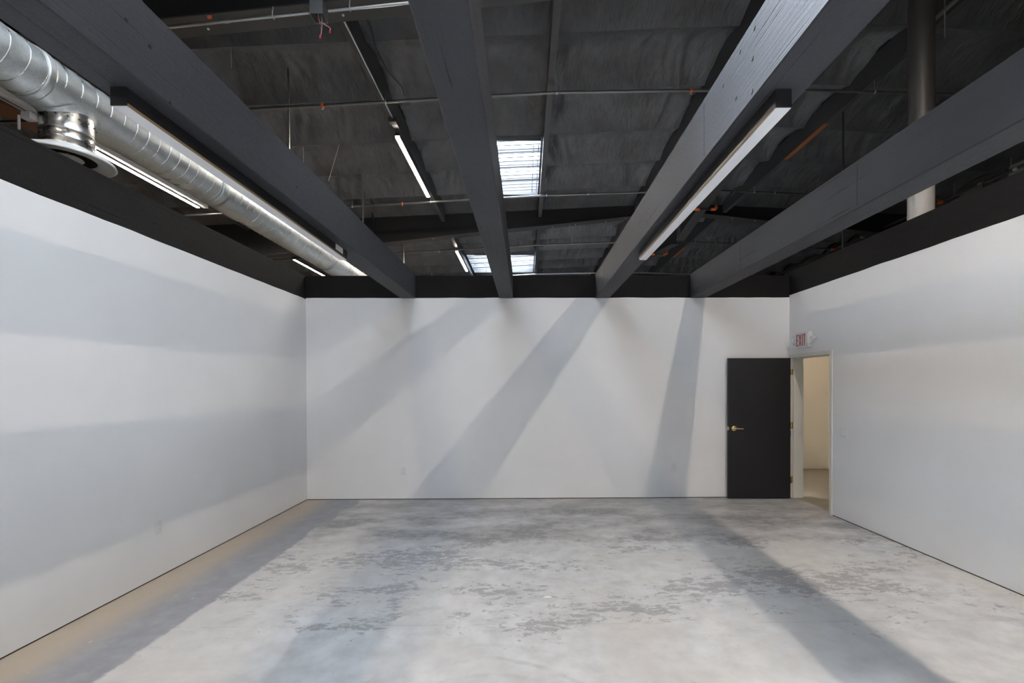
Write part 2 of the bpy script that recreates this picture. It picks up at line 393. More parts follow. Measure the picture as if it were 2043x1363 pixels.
# ------------------------------------------------------------------ roof steel and timber
def rafter(yc, label):
    t = thing('roof_rafter', label, 'roof beam', (-3.0, yc, H(rafh(-3.0))))
    web = MB(); fl = MB(); bolts = []; xs = [OX0+.05, -7, -3, 0, 2, 3.45, XRG, 4.55, 6, 8, OX1-.05]
    for a, b in zip(xs[:-1], xs[1:]):
        za, zb, ta, tb = H(rafh(a)), H(rafh(b)), H(hj(a)+.40), H(hj(b)+.40)
        web.hexa([(a,yc-.006,za),(b,yc-.006,zb),(b,yc+.006,zb),(a,yc+.006,za)], [(a,yc-.006,ta),(b,yc-.006,tb),(b,yc+.006,tb),(a,yc+.006,ta)])
        fl.hexa([(a,yc-.13,za-.014),(b,yc-.13,zb-.014),(b,yc+.13,zb-.014),(a,yc+.13,za-.014)], [(a,yc-.13,za),(b,yc-.13,zb),(b,yc+.13,zb),(a,yc+.13,za)])
    for x in (-3.3, -2.4, -1.9, -.9, .7, 1.15, 1.3, 2.1, 2.6, 4.6, 5.4, 6.0, 7.1):
        bolts.append(x); bolt = MB().lathe([(0,-.010),(.012,-.010),(.014,0)], (x, yc+.04*(1 if int(x*10)%2 else -1), H(rafh(x))-.014), n=8)
        obj('bolt', bolt, M_wire, t)
    obj('web', web, M_steel, t); obj('bottom_flange', fl, M_flange, t)
    for x in (-3.95, 8.0):
        sp = MB().hexa([(x-.012,yc-.12,H(rafh(x))),(x+.012,yc-.12,H(rafh(x))),(x+.012,yc-.006,H(rafh(x))),(x-.012,yc-.006,H(rafh(x)))],
                       [(x-.012,yc-.12,H(hj(x)+.3)),(x+.012,yc-.12,H(hj(x)+.3)),(x+.012,yc-.006,H(hj(x)+.3)),(x-.012,yc-.006,H(hj(x)+.3))])
        obj('splice_plate', sp, M_steel, t)
    return t
rafter(4.88, 'black steel roof rafter at the top of the picture, junction box hanging under it')
rafter(12.20, 'deep black steel roof rafter crossing behind the beams beyond the end wall')

pnames = ['far left', 'second from the far left', 'over the spiral duct side', 'above the warm tube lights', 'beside the skylight',
          'just left of the ridge', 'with a bare orange patch', 'over the right wall', 'far right']
def purlin(i, y0, y1, where, patch=None):
    x = PX[i]; z0 = H(roofh(x)); t = thing('roof_purlin', 'black roof purlin %s, %s' % (pnames[i], where), 'roof beam', (x, (y0+y1)/2, z0), 'roof purlins')
    obj('timber', MB().box(x-.045, x+.045, y0, y1, z0, H(hj(x)+.12)), M_purlin, t)
    if patch: obj('bare_patch', MB().box(x-.0455, x+.0455, patch[0], patch[1], z0-.003, z0+.004), M_unp, t)['label'] = 'bare orange wood where the paint stops'
    return t
for i in range(9):
    purlin(i, 5.02, 12.06, 'nearer than the deep rafter', (7.95, 9.2) if i == 6 else None)
for i in range(2, 8):
    purlin(i, 12.34, OY1-.05, 'beyond the deep rafter', (15.1, 16.3) if i == 6 else None)
def gird_h(y): return 4.34 - .60*max(0, 1-abs(y-12.2)/4.1)
def girder(y0, y1, label):
    t = thing('ridge_girder', label, 'roof beam', (XRG, (y0+y1)/2, H(3.73)))
    w = MB(); f = MB(); n = 8; ys = [y0+(y1-y0)*k/n for k in range(n+1)] + [y for y in (8.1, 16.3) if y0 < y < y1]; ys.sort()
    for a, b in zip(ys[:-1], ys[1:]):
        w.hexa([(XRG-.006,a,H(gird_h(a))),(XRG+.006,a,H(gird_h(a))),(XRG+.006,b,H(gird_h(b))),(XRG-.006,b,H(gird_h(b)))], [(XRG-.006,a,H(4.745)),(XRG+.006,a,H(4.745)),(XRG+.006,b,H(4.745)),(XRG-.006,b,H(4.745))])
        f.hexa([(XRG-.13,a,H(gird_h(a))-.014),(XRG+.10,a,H(gird_h(a))-.014),(XRG+.10,b,H(gird_h(b))-.014),(XRG-.13,b,H(gird_h(b))-.014)],
               [(XRG-.13,a,H(gird_h(a))),(XRG+.10,a,H(gird_h(a))),(XRG+.10,b,H(gird_h(b))),(XRG-.13,b,H(gird_h(b)))])
    obj('web', w, M_steel, t); obj('bottom_flange', f, M_flange, t)
girder(5.02, 12.05, 'tapered dark steel ridge girder above the lit beam, nearer length')
girder(12.35, OY1-.1, 'tapered dark steel ridge girder beyond the rafter, farther length')
t = thing('steel_column', 'round column behind the right wall, black above and pale grey below', 'column', (4.16, 4.88, 0))
obj('shaft', MB().tube([(4.16,4.88,0),(4.16,4.88,H(rafh(4.0))-.04)], .114, 28), M_col, t)
obj('base_plate', MB().bbox(4.04, 4.34, 4.70, 5.06, 0, .02), M_steel, t)
obj('cap_plate', MB().box(4.02, 4.30, 4.76, 5.0, H(rafh(4.0))-.04, H(rafh(4.0))-.018), M_steel, t)

# ------------------------------------------------------------------ timber beams of the room
BX = [(-1.82,-1.605), (-.389,-.189), (1.012,1.218), (2.40,2.62)]
BZ0, BZ1 = H(1.276), H(1.625)
blabels = ['dark timber ceiling beam on the left, long unlit light fixture below it', 'dark timber ceiling beam second from left, running past the skylight',
           'timber ceiling beam with a brightly lit pale left face and bolt holes', 'dark timber ceiling beam on the right, nothing mounted under it']
beams = []
for (x0, x1), lb in zip(BX, blabels):
    t = thing('ceiling_beam', lb, 'beam', ((x0+x1)/2, 1.6, BZ0), 'parallel timber beams spanning the room')
    obj('timber', MB().bbox(x0, x1, YF, YB-.001, BZ0, BZ1, .006), M_beam, t); beams.append(t)
def holes(parent, face_x, pts, sgn):
    for (y, h, r) in pts:
        obj('bolt_hole', MB().lathe([(0,0),(r,0),(r,.002),(0,.002)], (face_x + (-.0022 if sgn < 0 else 0), y, H(h)), 'x', 12, False), M_dark, parent)
holes(beams[2], BX[2][0], [(930*1.012/457, 713*1.012/457, .010), (930*1.012/428, 665*1.012/428, .009), (930*1.012/453, 652*1.012/453, .010),
      (930*1.012/394, 597*1.012/394, .008), (930*1.012/452, 586*1.012/452, .011), (930*1.012/420, 573*1.012/420, .008)], -1)
for (i, xf, sg, ys) in ((2, BX[2][0], -1, (2.64, 6.05)), (3, BX[3][0], -1, (3.36, 5.2))):
    for y in ys: obj('laminate_joint', MB().box(xf-.0012, xf+.001, y-.0016, y+.0016, BZ0+.02, BZ1-.03), M_dark, beams[i])
holes(beams[0], BX[0][1], [(930*1.605/784, 722*1.605/784, .008), (930*1.605/738, 670*1.605/738, .009), (930*1.605/700, 560*1.605/700, .007), (3.3, 1.40, .007), (4.0,1.5,.006)], 1)
for nm, lb, m_, loc, b in (
    ('wall_top_beam', 'black timber band along the top of the left wall', M_ledger, (XL-.06, 1.6, TL), (XL-.14, XL-.003, YF, YB+.14, TL+.004, AL)),
    ('wall_top_beam', 'black timber band along the top of the right wall', M_ledger, (XR+.06, 1.6, TR_), (XR+.003, XR+.17, YF, YB+.14, TR_+.004, AR)),
    ('wall_top_beam', 'black timber band along the top of the end wall', M_ledger, (.3, YB+.06, TB), (XL, XR, YB+.003, YB+.14, TB+.004, AB))):
    o = obj(nm, MB().box(*b), m_, origin=loc); tag(o, lb, 'beam')
tag(obj('wall_top_beam', MB().box(XL-.13, 4.03, YF-.13, YF-.003, 2.934, AB), M_ledger, origin=(.3, YF, 2.934)), 'black timber band above the wall behind the camera', 'beam')

# long unlit fixtures under two beams
def batten(xc, label, badge=False):
    t = thing('linear_light', label, 'light fixture', (xc, 3.2, H(1.194)), 'long light fixtures mounted under the beams')
    y0, y1 = 2.008, 4.435; z0, z1 = H(1.194), H(1.276); w = .034
    obj('housing', MB().bbox(xc-w, xc+w, y0, y1, z0+.014, z1, .002), M_black, t)
    obj('lens_side', MB().box(xc-w+.0005, xc+w-.0005, y0+.004, y1-.004, z0+.002, z0+.016), M_tan, t)
    obj('diffuser', MB().box(xc-w+.001, xc+w-.001, y0+.001, y1-.001, z0, z0+.003), M_diff, t)
    obj('end_cap', MB().bbox(xc-w-.001, xc+w+.001, y0-.003, y0+.001, z0+.002, z1, .001), M_black, t)
    obj('end_cap', MB().bbox(xc-w-.001, xc+w+.001, y1-.001, y1+.003, z0+.002, z1, .001), M_black, t)
    if badge: obj('sticker', MB().box(xc+w, xc+w+.002, y1-.26, y1-.10, z0+.030, z1-.002), M_plast, t)['label'] = 'pale sticker on the side of the housing'
    return t
batten(-1.726, 'long unlit light fixture under the leftmost beam, beside the spiral duct', True)
batten(1.113, 'long unlit light fixture under the brightly lit beam right of centre')

# warm tube lights hung under the purlins
def tube_light(x, y0, label, drop=.12):
    h = roofh(x) - drop; t = thing('tube_light', label, 'light fixture', (x, y0+1.22, H(h)), 'lit warm tube lights under the roof')
    obj('tube', MB().bbox(x-.034, x+.034, y0, y0+2.44, H(h), H(h)+.026, .004), M_tube, t)
    hs = MB().bbox(x-.040, x+.040, y0-.01, y0+2.45, H(h)+.0262, H(h)+.075, .004)
    for (xa, xb) in ((x-.040, x-.0345), (x+.0345, x+.040)): hs.box(xa, xb, y0, y0+2.44, H(h)+.006, H(h)+.028)
    obj('housing', hs, M_black, t)
    for yy in (y0+.3, y0+2.1): obj('hanger', MB().box(x-.012, x+.012, yy-.012, yy+.012, H(h)+.075, H(roofh(x))), M_flange, t)
    return t
tube_light(PX[3], 7.76, 'lit warm tube light left of centre, the nearer of the two there')
tube_light(PX[3], 14.34, 'small lit warm tube light near the far skylight')
tube_light(PX[1], 7.76, 'lit warm tube light at far left, starting behind the round diffuser')
tube_light(PX[1], 14.34, 'small lit warm tube light at left, just above the end wall band')
tube_light(PX[5], .44, 'lit warm tube light overhead, out of the frame', .66)
tube_light(PX[5], -6.9, 'lit warm tube light behind the camera', .66)
tube_light(PX[3], -6.9, 'added warm fill tube light, unseen behind the camera on the left', .12)  # unseen lamp added as fill for the end wall
tube_light(PX[3], -4.2, 'added warm fill tube light, unseen behind the camera, next along the left row', .12)  # second unseen lamp added to the same fill
tt = thing('hall_fill_light', 'added warm lamp lighting the hallway, hidden behind the right wall', 'light fixture', (5.2, 7.6, 2.86))  # unseen lamp added to give the hallway its warm light
obj('tube', MB().bbox(5.17, 5.23, 7.0, 8.2, 2.86, 2.885, .006), m_emit('hall_fill_tube', (1.,.74,.46), 22.), tt)
obj('housing', MB().bbox(5.165, 5.235, 6.99, 8.21, 2.885, 2.92, .004), M_black, tt)
obj('hanger', MB().box(5.19, 5.21, 7.6, 7.62, 2.92, H(roofh(5.2)+.2)), M_flange, tt)

# ------------------------------------------------------------------ spiral duct and diffuser
DX, DH, DR = -3.467, 2.20, .180
d = thing('spiral_duct', 'galvanised spiral duct running along the left side above the wall', 'duct', (DX, 6.0, H(DH-DR)))
prof = []
obj('duct_body', MB().tube([(DX, y, H(DH)) for y in [-3.4 + .5*k for k in range(47)]], DR, 56), M_duct, d)
hel = []; pitch = .122; nseg = 28; y = 1.2; k = 0
while y < 19.2:
    a = 2*PI*k/nseg; hel.append((DX + (DR+.001)*math.cos(a), y, H(DH) + (DR+.001)*math.sin(a))); y += pitch/nseg; k += 1
obj('spiral_seam', MB().tube(hel, .0034, 6), M_seam, d)
for (yc, w_) in ((3.30,.03), (5.18,.05), (8.00,.06), (11.4,.06), (14.6,.06)):
    obj('coupling', MB().lathe([(DR,-w_),(DR+.006,-w_),(DR+.008,-w_*.5),(DR+.005,0),(DR+.008,w_*.5),(DR+.006,w_),(DR,w_)], (DX,yc,H(DH)), 'y', 48), M_duct, d)
def saddle(y0, y1, a0, a1, parent, nm='saddle'):
    P = []
    for j in range(9):
        yy = y0+(y1-y0)*j/8
        P.append([(DX+(DR+.010)*math.cos(a0+(a1-a0)*i/20), yy, H(DH)+(DR+.010)*math.sin(a0+(a1-a0)*i/20)) for i in range(21)])
    mb = MB().grid(P); return obj(nm, mb, M_duct, parent)
o = saddle(3.32, 3.98, math.radians(-172), math.radians(-18), d)
for (y0, y1) in ((5.25, 5.75), (8.1, 8.8)): saddle(y0, y1, math.radians(-150), math.radians(-30), d)
for yy in (2.2, 6.9, 10.0, 13.3, 17.2):
    obj('hanger_strap', MB().box(DX-.010, DX+.010, yy-.012, yy+.012, H(DH+DR), H(fab_z(DX, yy, PX[2]+.035, PX[3]-.035))+.02), M_cond, d)
CX, CY, CR = -3.467, 3.58, .155; PZ = H(1.75)
f = thing('round_diffuser', 'white round air diffuser on a shiny collar under the spiral duct', 'air vent', (CX, CY, PZ))
col = MB().lathe([(CR,H(1.79)),(CR,PZ+.09),(CR+.003,PZ+.094),(CR,PZ+.098),(CR,PZ+.150),(CR+.004,PZ+.157),(CR,PZ+.164),(CR,H(1.96))], (CX,CY,0), 'z', 56)
def under(x): return H(DH) - math.sqrt(max((DR+.012)**2 - (x-CX)**2, .0009)) - .002
for dd_ in (0,):
    P = [[(CX+CR*math.cos(2*PI*k/56), CY+CR*math.sin(2*PI*k/56), H(1.96)+(under(CX+CR*math.cos(2*PI*k/56))-.006-H(1.96))*t_) for k in range(57)] for t_ in (0, 1)]
    col.grid(P)
obj('collar', col, M_collar, f)
P = []
for (r_, tt_) in ((CR+.003, .62), (CR+.006, .8), (CR+.014, .93), (CR+.030, 1.)):
    row = []
    for k in range(57):
        a = 2*PI*k/56; x_ = CX + r_*math.cos(a); zt = under(x_); row.append((x_, CY+r_*math.sin(a), H(1.98)+(zt-H(1.98))*tt_))
    P.append(row)
obj('boot', MB().grid(P), M_duct, f)
RZ = H(1.712)
ring = MB().lathe([(CR,H(1.80)),(CR+.004,H(1.785)),(.19,H(1.772)),(.245,H(1.752)),(.276,H(1.732)),(.285,RZ),(.280,RZ-.004),(.262,RZ-.002),(.258,RZ+.004),(.225,RZ+.006),(.185,RZ+.010),(.172,RZ+.014),(.168,RZ+.022)], (CX,CY,0), 'z', 64)
obj('flange_ring', ring, M_white, f)
obj('dark_throat', MB().lathe([(.168,RZ+.022),(.152,RZ+.06),(0,RZ+.062)], (CX,CY,0), 'z', 48), M_dark, f)
obj('inner_cone', MB().lathe([(0,RZ+.004),(.05,RZ+.005),(.085,RZ+.012),(.095,RZ+.020),(.088,RZ+.026),(0,RZ+.03)], (CX,CY,0), 'z', 56), M_white, f)
obj('cone_stem', MB().lathe([(.008,RZ+.03),(.008,RZ+.06)], (CX,CY,0), 'z', 10), M_cond, f)
for k in range(16):
    a = 2*PI*k/16; obj('screw', MB().lathe([(0,.006),(.005,.005),(.006,0)], (CX+(CR+.006)*math.cos(a), CY+(CR+.006)*math.sin(a), H(1.99)), 'z', 6), M_black, f)
dm = MB().bbox(CX-.165, CX-.095, CY-.175, CY-.115, H(1.94), H(1.99), .003); obj('damper_bracket', dm, M_wire, f)
obj('damper_lever', MB().tube([(CX-.165,CY-.15,H(1.965)),(CX-.19,CY-.16,H(1.965)),(CX-.185,CY-.165,H(1.86))], .009, 8), M_wire, f)
obj('damper_band', MB().lathe([(CR+.002,H(1.90)),(CR+.007,H(1.905)),(CR+.002,H(1.91))], (CX,CY,0), 'z', 56), M_cond, f)

# pale wireway over the far-left tube light, brown board behind
ww = thing('wireway', 'pale metal wireway at far left under the spiral duct', 'cable tray', (PX[1], 7.5, H(3.86)))
obj('channel', MB().bbox(PX[1]+.05, PX[1]+.15, 5.1, 10.3, H(3.905), H(3.99), .004), M_wireway, ww)
obj('lower_rail', MB().box(PX[1]+.05, PX[1]+.08, 5.1, 7.6, H(3.862), H(3.875)), M_cond, ww)
for yy in (5.6, 8.6): obj('hanger_rod', MB().tube([(PX[1]+.10, yy, H(3.99)), (PX[1]+.10, yy, H(4.27))], .005, 6), M_cond, ww)
tag(obj('brown_board', MB().box(-7.75, -7.42, 6.5, 7.9, H(4.03), H(4.06)), M_kraft, origin=(-7.5,7.4,H(4.03))), 'brown bare board under the roof at the far left edge', 'board')

# ------------------------------------------------------------------ sprinkler pipes
PROF_A = [(-8.8,3.74),(-3.9,4.01),(.45,4.26),(2.4,4.295),(4.42,4.300),(6.3,4.25),(9.35,4.12)]
PROF_B = [(-8.8,3.74),(-3.9,4.01),(.45,4.26),(2.4,4.325),(3.70,4.36),(4.42,4.38),(6.3,4.29),(9.35,4.12)]
PROF = PROF_A
def ph(x):
    for (a, ha), (b, hb) in zip(PROF[:-1], PROF[1:]):
        if x <= b: return ha + (hb-ha)*(x-a)/(b-a)
    return PROF[-1][1]
def coupling(mb, x, y, z, r, w):
    mb.tube([(x-w, y, z), (x+w, y, z)], r, 12)
def sprinkler(y, label, drop, rods, heads, r=.021, m=M_pipe, bare=False):
    global PROF
    PROF = PROF_A if drop is None else PROF_B
    t = thing('sprinkler_pipe', label, 'pipe', (0, y, H(ph(0))), 'sprinkler pipes crossing under the roof')
    if drop is None:
        obj('pipe', MB().tube([(x, y, H(h)) for x, h in PROF], r, 12), m, t)
    else:
        L_ = [(x, y, H(h)) for x, h in PROF if x < 3.6] + [(3.72, y, H(ph(3.72)))]
        R_ = [(4.34, y, H(ph(4.34)))] + [(x, y, H(h)) for x, h in PROF if x > 4.5]
        zz = H(drop)
        obj('pipe', MB().tube(L_ + [(3.76,y,H(ph(3.72))-.04), (3.78, y, zz+.05)], r, 12), m, t)
        obj('pipe', MB().tube([(4.28, y, zz+.05), (4.30,y,H(ph(4.34))-.04)] + R_, r, 12), m, t)
        obj('crossover', MB().tube([(3.82, y, zz), (4.24, y, zz)], r*.9, 12), M_blackpipe, t)
        for (xa, xb, sgn) in ((3.78, 3.90, 1), (4.28, 4.16, -1)):
            obj('orange_elbow', MB().tube([(xa, y, zz+.075), (xa, y, zz+.03), (xa+.02*sgn, y, zz+.006), (xb, y, zz)], r*1.5, 12), M_orange, t)
    for (x, up) in rods:
        zt = H(ph(x)); rr = MB().tube([(x, y, zt), (x, y, zt+up)], .0042, 6)
        rr.lathe([(r+.002,-.012),(r+.005,-.012),(r+.005,.012),(r+.002,.012)], (x, y, zt), 'x', 12)
        obj('hanger_rod', rr, M_cond, t)
    for x in heads:
        z = H(ph(x)); hd = obj('sprinkler_head', MB().lathe([(r+.004,-.02),(r+.012,-.016),(r+.014,0),(r+.012,.016),(r+.004,.02)], (x, y, z), 'x', 14), M_orange, t)
        obj('deflector', MB().lathe([(.006,z-r),(.006,z-r-.03),(.016,z-r-.032),(.016,z-r-.035),(0,z-r-.035)], (x, y, 0), 'z', 10), M_cond, hd)
    obj('end_coupling', MB().tube([(9.30, y, H(4.12)), (9.40, y, H(4.12))], r*1.9, 12), M_orange, t)
    return t
sprinkler(6.80, 'sprinkler pipe crossing highest in the picture, nearest of four', None, [(-2.02,.13),(.46,.10),(5.11,.42)], [-2.93, 2.42])
sprinkler(10.46, 'sprinkler pipe crossing in front of the deep rafter, second nearest', 3.95, [(-3.86,.14),(-2.12,.08),(.47,.09),(1.40,.38),(5.14,.22),(5.6,.05)], [-2.75, -5.0])
sprinkler(14.12, 'sprinkler pipe just beyond the deep rafter, third nearest', 3.975, [(.47,.08),(1.4,.3),(5.14,.28),(5.75,.08)], [-2.6])
sprinkler(17.78, 'pale sprinkler pipe lying just above the end wall band, farthest of four', None, [(1.4,.42),(5.14,.35),(5.55,.12)], [], m=M_cond)
mn = thing('sprinkler_main', 'dark sprinkler main at far right above the wall band', 'pipe', (9.40, 12, H(4.12)))
obj('pipe', MB().tube([(9.44,5.5,H(4.15)),(9.44,19,H(4.15))], .03, 12), M_blackpipe, mn)
for yy in (8.9, 9.6, 13.0): obj('fitting', MB().tube([(9.44,yy-.04,H(4.15)),(9.44,yy+.04,H(4.15))], .042, 12), M_cond, mn)
for yy in (9.0, 10.2, 13.1): obj('hanger_rod', MB().tube([(9.44,yy,H(4.15)),(9.44,yy,H(4.42))], .008, 6), M_cond, mn)
tag(obj('concrete_panel', MB().box(9.55, 9.8, 6.0, 9.15, 0, H(4.30)), M_conc_out, origin=(9.65,7.5,0)), 'pale concrete panel in the top right corner beyond the beams', 'wall panel')
hb = thing('utility_box', 'small grey box with a brown front above the right wall band', 'box', (7.65, 7.8, 0))
obj('case', MB().bbox(7.485, 7.80, 7.6, 8.0, H(2.9), H(3.30), .01), M_flange, hb); obj('post', MB().box(7.6, 7.7, 7.8, 7.9, 0, H(2.9)), M_flange, hb)
obj('front_panel', MB().box(7.58, 7.79, 7.592, 7.6, H(2.92), H(3.275)), M_kraft, hb)

# ------------------------------------------------------------------ conduits, junction box, loose wires
cy = 4.745
co = thing('conduit', 'silver conduit strapped along the underside of the nearest steel rafter', 'conduit', (-2.5, cy, H(3.7)))
def chh(x): return rafh(x) - .105
obj('pipe', MB().tube([(-3.9,cy,H(chh(-3.9))),(-2.17,cy,H(chh(-2.17)))], .0145, 12), M_cond, co)
obj('pipe', MB().tube([(-1.98,cy,H(chh(-1.98))),(-.4,cy,H(chh(-.4)))], .0145, 12), M_cond, co)
for x in (-2.53, -1.76, -.7):
    obj('strap', MB().tube([(x,cy-.005,H(rafh(x))-.014),(x,cy-.022,H(chh(x))+.02),(x,cy-.018,H(chh(x))-.016),(x,cy+.014,H(chh(x))-.018)], .006, 6), M_cond, co)
obj('coupling', MB().tube([(-3.02,cy,H(chh(-3.02))),(-2.97,cy,H(chh(-2.97)))], .0185, 12), M_cond, co)
obj('orange_tag', MB().bbox(-3.19,-3.15,cy-.006,cy+.006,H(chh(-3.17))+.045,H(chh(-3.17))+.075,.002), M_orange, co)
jz = H(chh(-2.075)); jb = thing('junction_box', 'open metal junction box with loose wires hanging from it', 'junction box', (-2.075, cy, jz-.06))
s_ = .065; bx = MB()
bx.box(-2.075-s_, -2.075+s_, cy-s_, cy+s_, jz+s_-.004, jz+s_); bx.box(-2.075-s_, -2.075-s_+.004, cy-s_, cy+s_, jz-s_, jz+s_-.004)
bx.box(-2.075+s_-.004, -2.075+s_, cy-s_, cy+s_, jz-s_, jz+s_-.004); bx.box(-2.075-s_+.004, -2.075+s_-.004, cy-s_, cy-s_+.004, jz-s_, jz+s_-.004)
bx.box(-2.075-s_+.004, -2.075+s_-.004, cy+s_-.004, cy+s_, jz-s_, jz+s_-.004)
obj('box_body', bx, M_cond, jb); obj('inner_plate', MB().box(-2.075-s_+.006, -2.075+s_-.006, cy-s_+.006, cy+s_-.006, jz+.02, jz+.03), M_pcb, jb)
obj('stub_conduit', MB().tube([(-2.12,cy,jz+s_),(-2.12,cy,H(rafh(-2.12))-.014)], .014, 10), M_cond, jb)
rnd = random.Random(3); ends = [(-2.06,-.235),(-1.965,-.185)]
for k in range(6):
    ex, ez = ends[k % 2]; p0 = Vector((-2.10+rnd.uniform(0,.07), cy+rnd.uniform(-.03,.03), jz-.01)); p3 = Vector((ex, cy+rnd.uniform(-.01,.01), jz+ez))
    p1 = p0 + Vector((rnd.uniform(-.02,.05), 0, -.12)); p2 = p3 + Vector((rnd.uniform(-.03,.05), 0, rnd.uniform(.02,.06)))
    pts = [((1-t)**3)*p0 + 3*((1-t)**2)*t*p1 + 3*(1-t)*t*t*p2 + (t**3)*p3 for t in [i/12 for i in range(13)]]
    obj('wire', MB().tube(pts, .0022, 6), M_wire if k < 4 else M_red, jb)
for (ex, ez) in ends: obj('wire_nut', MB().tube([(ex,cy,jz+ez+.008),(ex-.004,cy,jz+ez-.028)], [.006,.011], 10), M_red, jb)
pc = thing('conduit', 'silver conduit running back along the roof purlin to the nearer tube light', 'conduit', (-2.10, 6.3, H(4.2)))
obj('pipe', MB().tube([(-2.085,5.32,H(4.213)),(-2.085,7.36,H(4.213))], .0135, 12), M_cond, pc)
obj('box', MB().bbox(-2.15,-2.03,7.36,7.46,H(4.15),H(4.228),.004), M_flange, pc)
obj('strap', MB().lathe([(.014,-.012),(.018,-.012),(.018,.012),(.014,.012)], (-2.085,6.95,H(4.213)), 'y', 12), M_cond, pc)
pts = [(-1.95,5.5,4.46),(-1.90,5.8,4.44),(-1.93,6.1,4.38),(-1.88,6.4,4.30),(-1.80,6.8,4.34),(-1.86,7.2,4.46)]  # hanging fold of dark insulation facing, drawn as a tube
tag(obj('cable', MB().tube([(x,y,H(h)) for x,y,h in pts], .012, 8), M_black, origin=(-1.9,6.4,H(4.3))), 'black fold of insulation facing drooping beside the purlin near the conduit', 'cable')  # fold of insulation facing, not a real cable
tag(obj('cable', MB().tube([(4.68+ .02*math.sin(k*.5)-.012*k, 10.46-.02*k, H(4.375-.022*k)) for k in range(10)], .004, 6), M_wire, origin=(4.6,10.2,H(4.3))), 'pale loose cable end curling down beside the ridge girder', 'cable')
def wire(a, b, label, m=M_wire, r=.0028):
    a = (a[0], a[1], H(a[2])); b = (b[0], b[1], H(b[2])); tag(obj('hanging_wire', MB().tube([a, b], r, 6), m, origin=b), label, 'wire')
wire((-3.80, 6.10, 4.39), (-3.80, 6.10, 4.12), 'short thin wire hanging above the leftmost beam')
wire((-4.06, 8.60, 4.38), (-4.06, 8.60, 4.05), 'thin vertical wire beside the slanting one, left of centre')
wire((-3.40, 8.58, 4.41), (-3.60, 8.58, 3.75), 'thin wire slanting down to the leftmost beam')
wire((-4.32, 14.5, 4.37), (-4.75, 14.5, 3.95), 'short slanting wire under the deep rafter on the left')
st = thing('strut_channel', 'silver strut channel hung at the top right corner', 'bracket', (4.96, 5.35, H(4.36)))
obj('channel', MB().box(4.93,4.97,5.03,5.68,H(4.40),H(4.405)).box(4.93,4.935,5.03,5.68,H(4.405),H(4.43)).box(4.965,4.97,5.03,5.68,H(4.405),H(4.43)), M_cond, st)
obj('threaded_rod', MB().tube([(4.95,5.48,H(4.74)),(4.95,5.48,H(4.09))], .007, 8), M_cond, st)

# ------------------------------------------------------------------ door
jf = MB()
jf.box(3.852, 4.045, 6.775, 6.797, 0, 2.09)                       # hinge jamb
jf.box(3.897, 4.045, 6.760, 6.775, 0, 2.045)                      # stop
jf.box(3.850, 4.045, 5.835, 5.885, 0, 2.09); jf.box(3.90, 3.99, 5.885, 5.90, 0, 2.045)
jf.box(3.850, 4.045, 5.885, 6.775, 2.045, 2.09); jf.box(3.90, 3.99, 5.90, 6.76, 2.03, 2.045)
dr = struct(obj('door_1', jf, M_frame, origin=(3.9, 6.3, 0)), 'cream steel door frame in the right wall, black door standing open')
leaf = obj('door_leaf', MB().bbox(2.918, 3.822, 6.700, 6.745, .010, 2.040, .002), M_door, dr); leaf['label'] = 'black door leaf folded back against the end wall'
lx, lz = 3.0, 1.025
hd = MB().lathe([(0,0),(.040,0),(.041,-.006),(.034,-.012),(.016,-.016),(.014,-.045),(0,-.046)], (lx, 6.700, lz), 'y', 28)
hd.tube([(lx, 6.657, lz), (lx+.03, 6.652, lz), (lx+.075, 6.655, lz-.002), (lx+.118, 6.660, lz-.003)], [.012,.011,.0095,.008], 10)
o = obj('lever_handle', hd, M_brass, leaf); o['label'] = 'polished brass lever handle'
obj('latch_plate', MB().box(2.9165, 2.918, 6.708, 6.738, lz-.03, lz+.03).box(2.918,2.926,6.6992,6.700,lz-.022,lz+.022), M_brass, leaf)
for z in (1.84, 1.06, .27):
    hg = MB().tube([(3.838,6.712,z-.045),(3.838,6.712,z+.045)], .008, 10).box(3.824,3.852,6.716,6.719,z-.045,z+.045).box(3.852,3.896,6.773,6.775,z-.045,z+.045)
    obj('hinge', hg, M_brass, dr)
obj('tape', MB().box(3.8225, 3.8245, 6.697, 6.742, .90, .985), M_blue, dr)
obj('strike_plate', MB().box(3.862, 3.892, 5.885, 5.8865, .99, 1.05), M_brass, dr)

# ------------------------------------------------------------------ exit sign, switch, outlets
ex = thing('exit_sign', 'EXIT sign with red letters and two emergency lamp heads above the doorway', 'sign', (XR, 6.40, 2.17))
obj('body', MB().bbox(3.80, XR-.001, 6.245, 6.545, 2.165, 2.375, .006), M_plast, ex)
lt = MB(); X0 = 3.797; s0 = 6.515; LH = .158; zb = 2.190; lw = .044; th = .0125
def bar(y0, z0, y1, z1, w=th):      # stroke on the face, y runs toward the camera for reading left to right
    a = Vector((0,y0,z0)); b = Vector((0,y1,z1)); dd = (b-a).normalized(); nn = Vector((0,-dd.z,dd.y))*w/2
    q = [a-nn, b-nn, b+nn, a+nn]; lt.hexa([(X0,p.y,p.z) for p in q], [(X0+.004,p.y,p.z) for p in q])
def L(k): return s0 - k*(lw+.019)
y = L(0); bar(y-th/2, zb, y-th/2, zb+LH); bar(y, zb+th/2, y-lw, zb+th/2); bar(y, zb+LH/2, y-lw*.9, zb+LH/2); bar(y, zb+LH-th/2, y-lw, zb+LH-th/2)
y = L(1); bar(y, zb, y-lw, zb+LH); bar(y, zb+LH, y-lw, zb)
y = L(2)-.002; bar(y-lw*.2, zb, y-lw*.2, zb+LH)
y = L(3)+.028; bar(y, zb+LH-th/2, y-lw*1.05, zb+LH-th/2); bar(y-lw/2, zb, y-lw/2, zb+LH)
o = obj('letters', lt, M_exitred, ex); o['label'] = 'red EXIT letters'
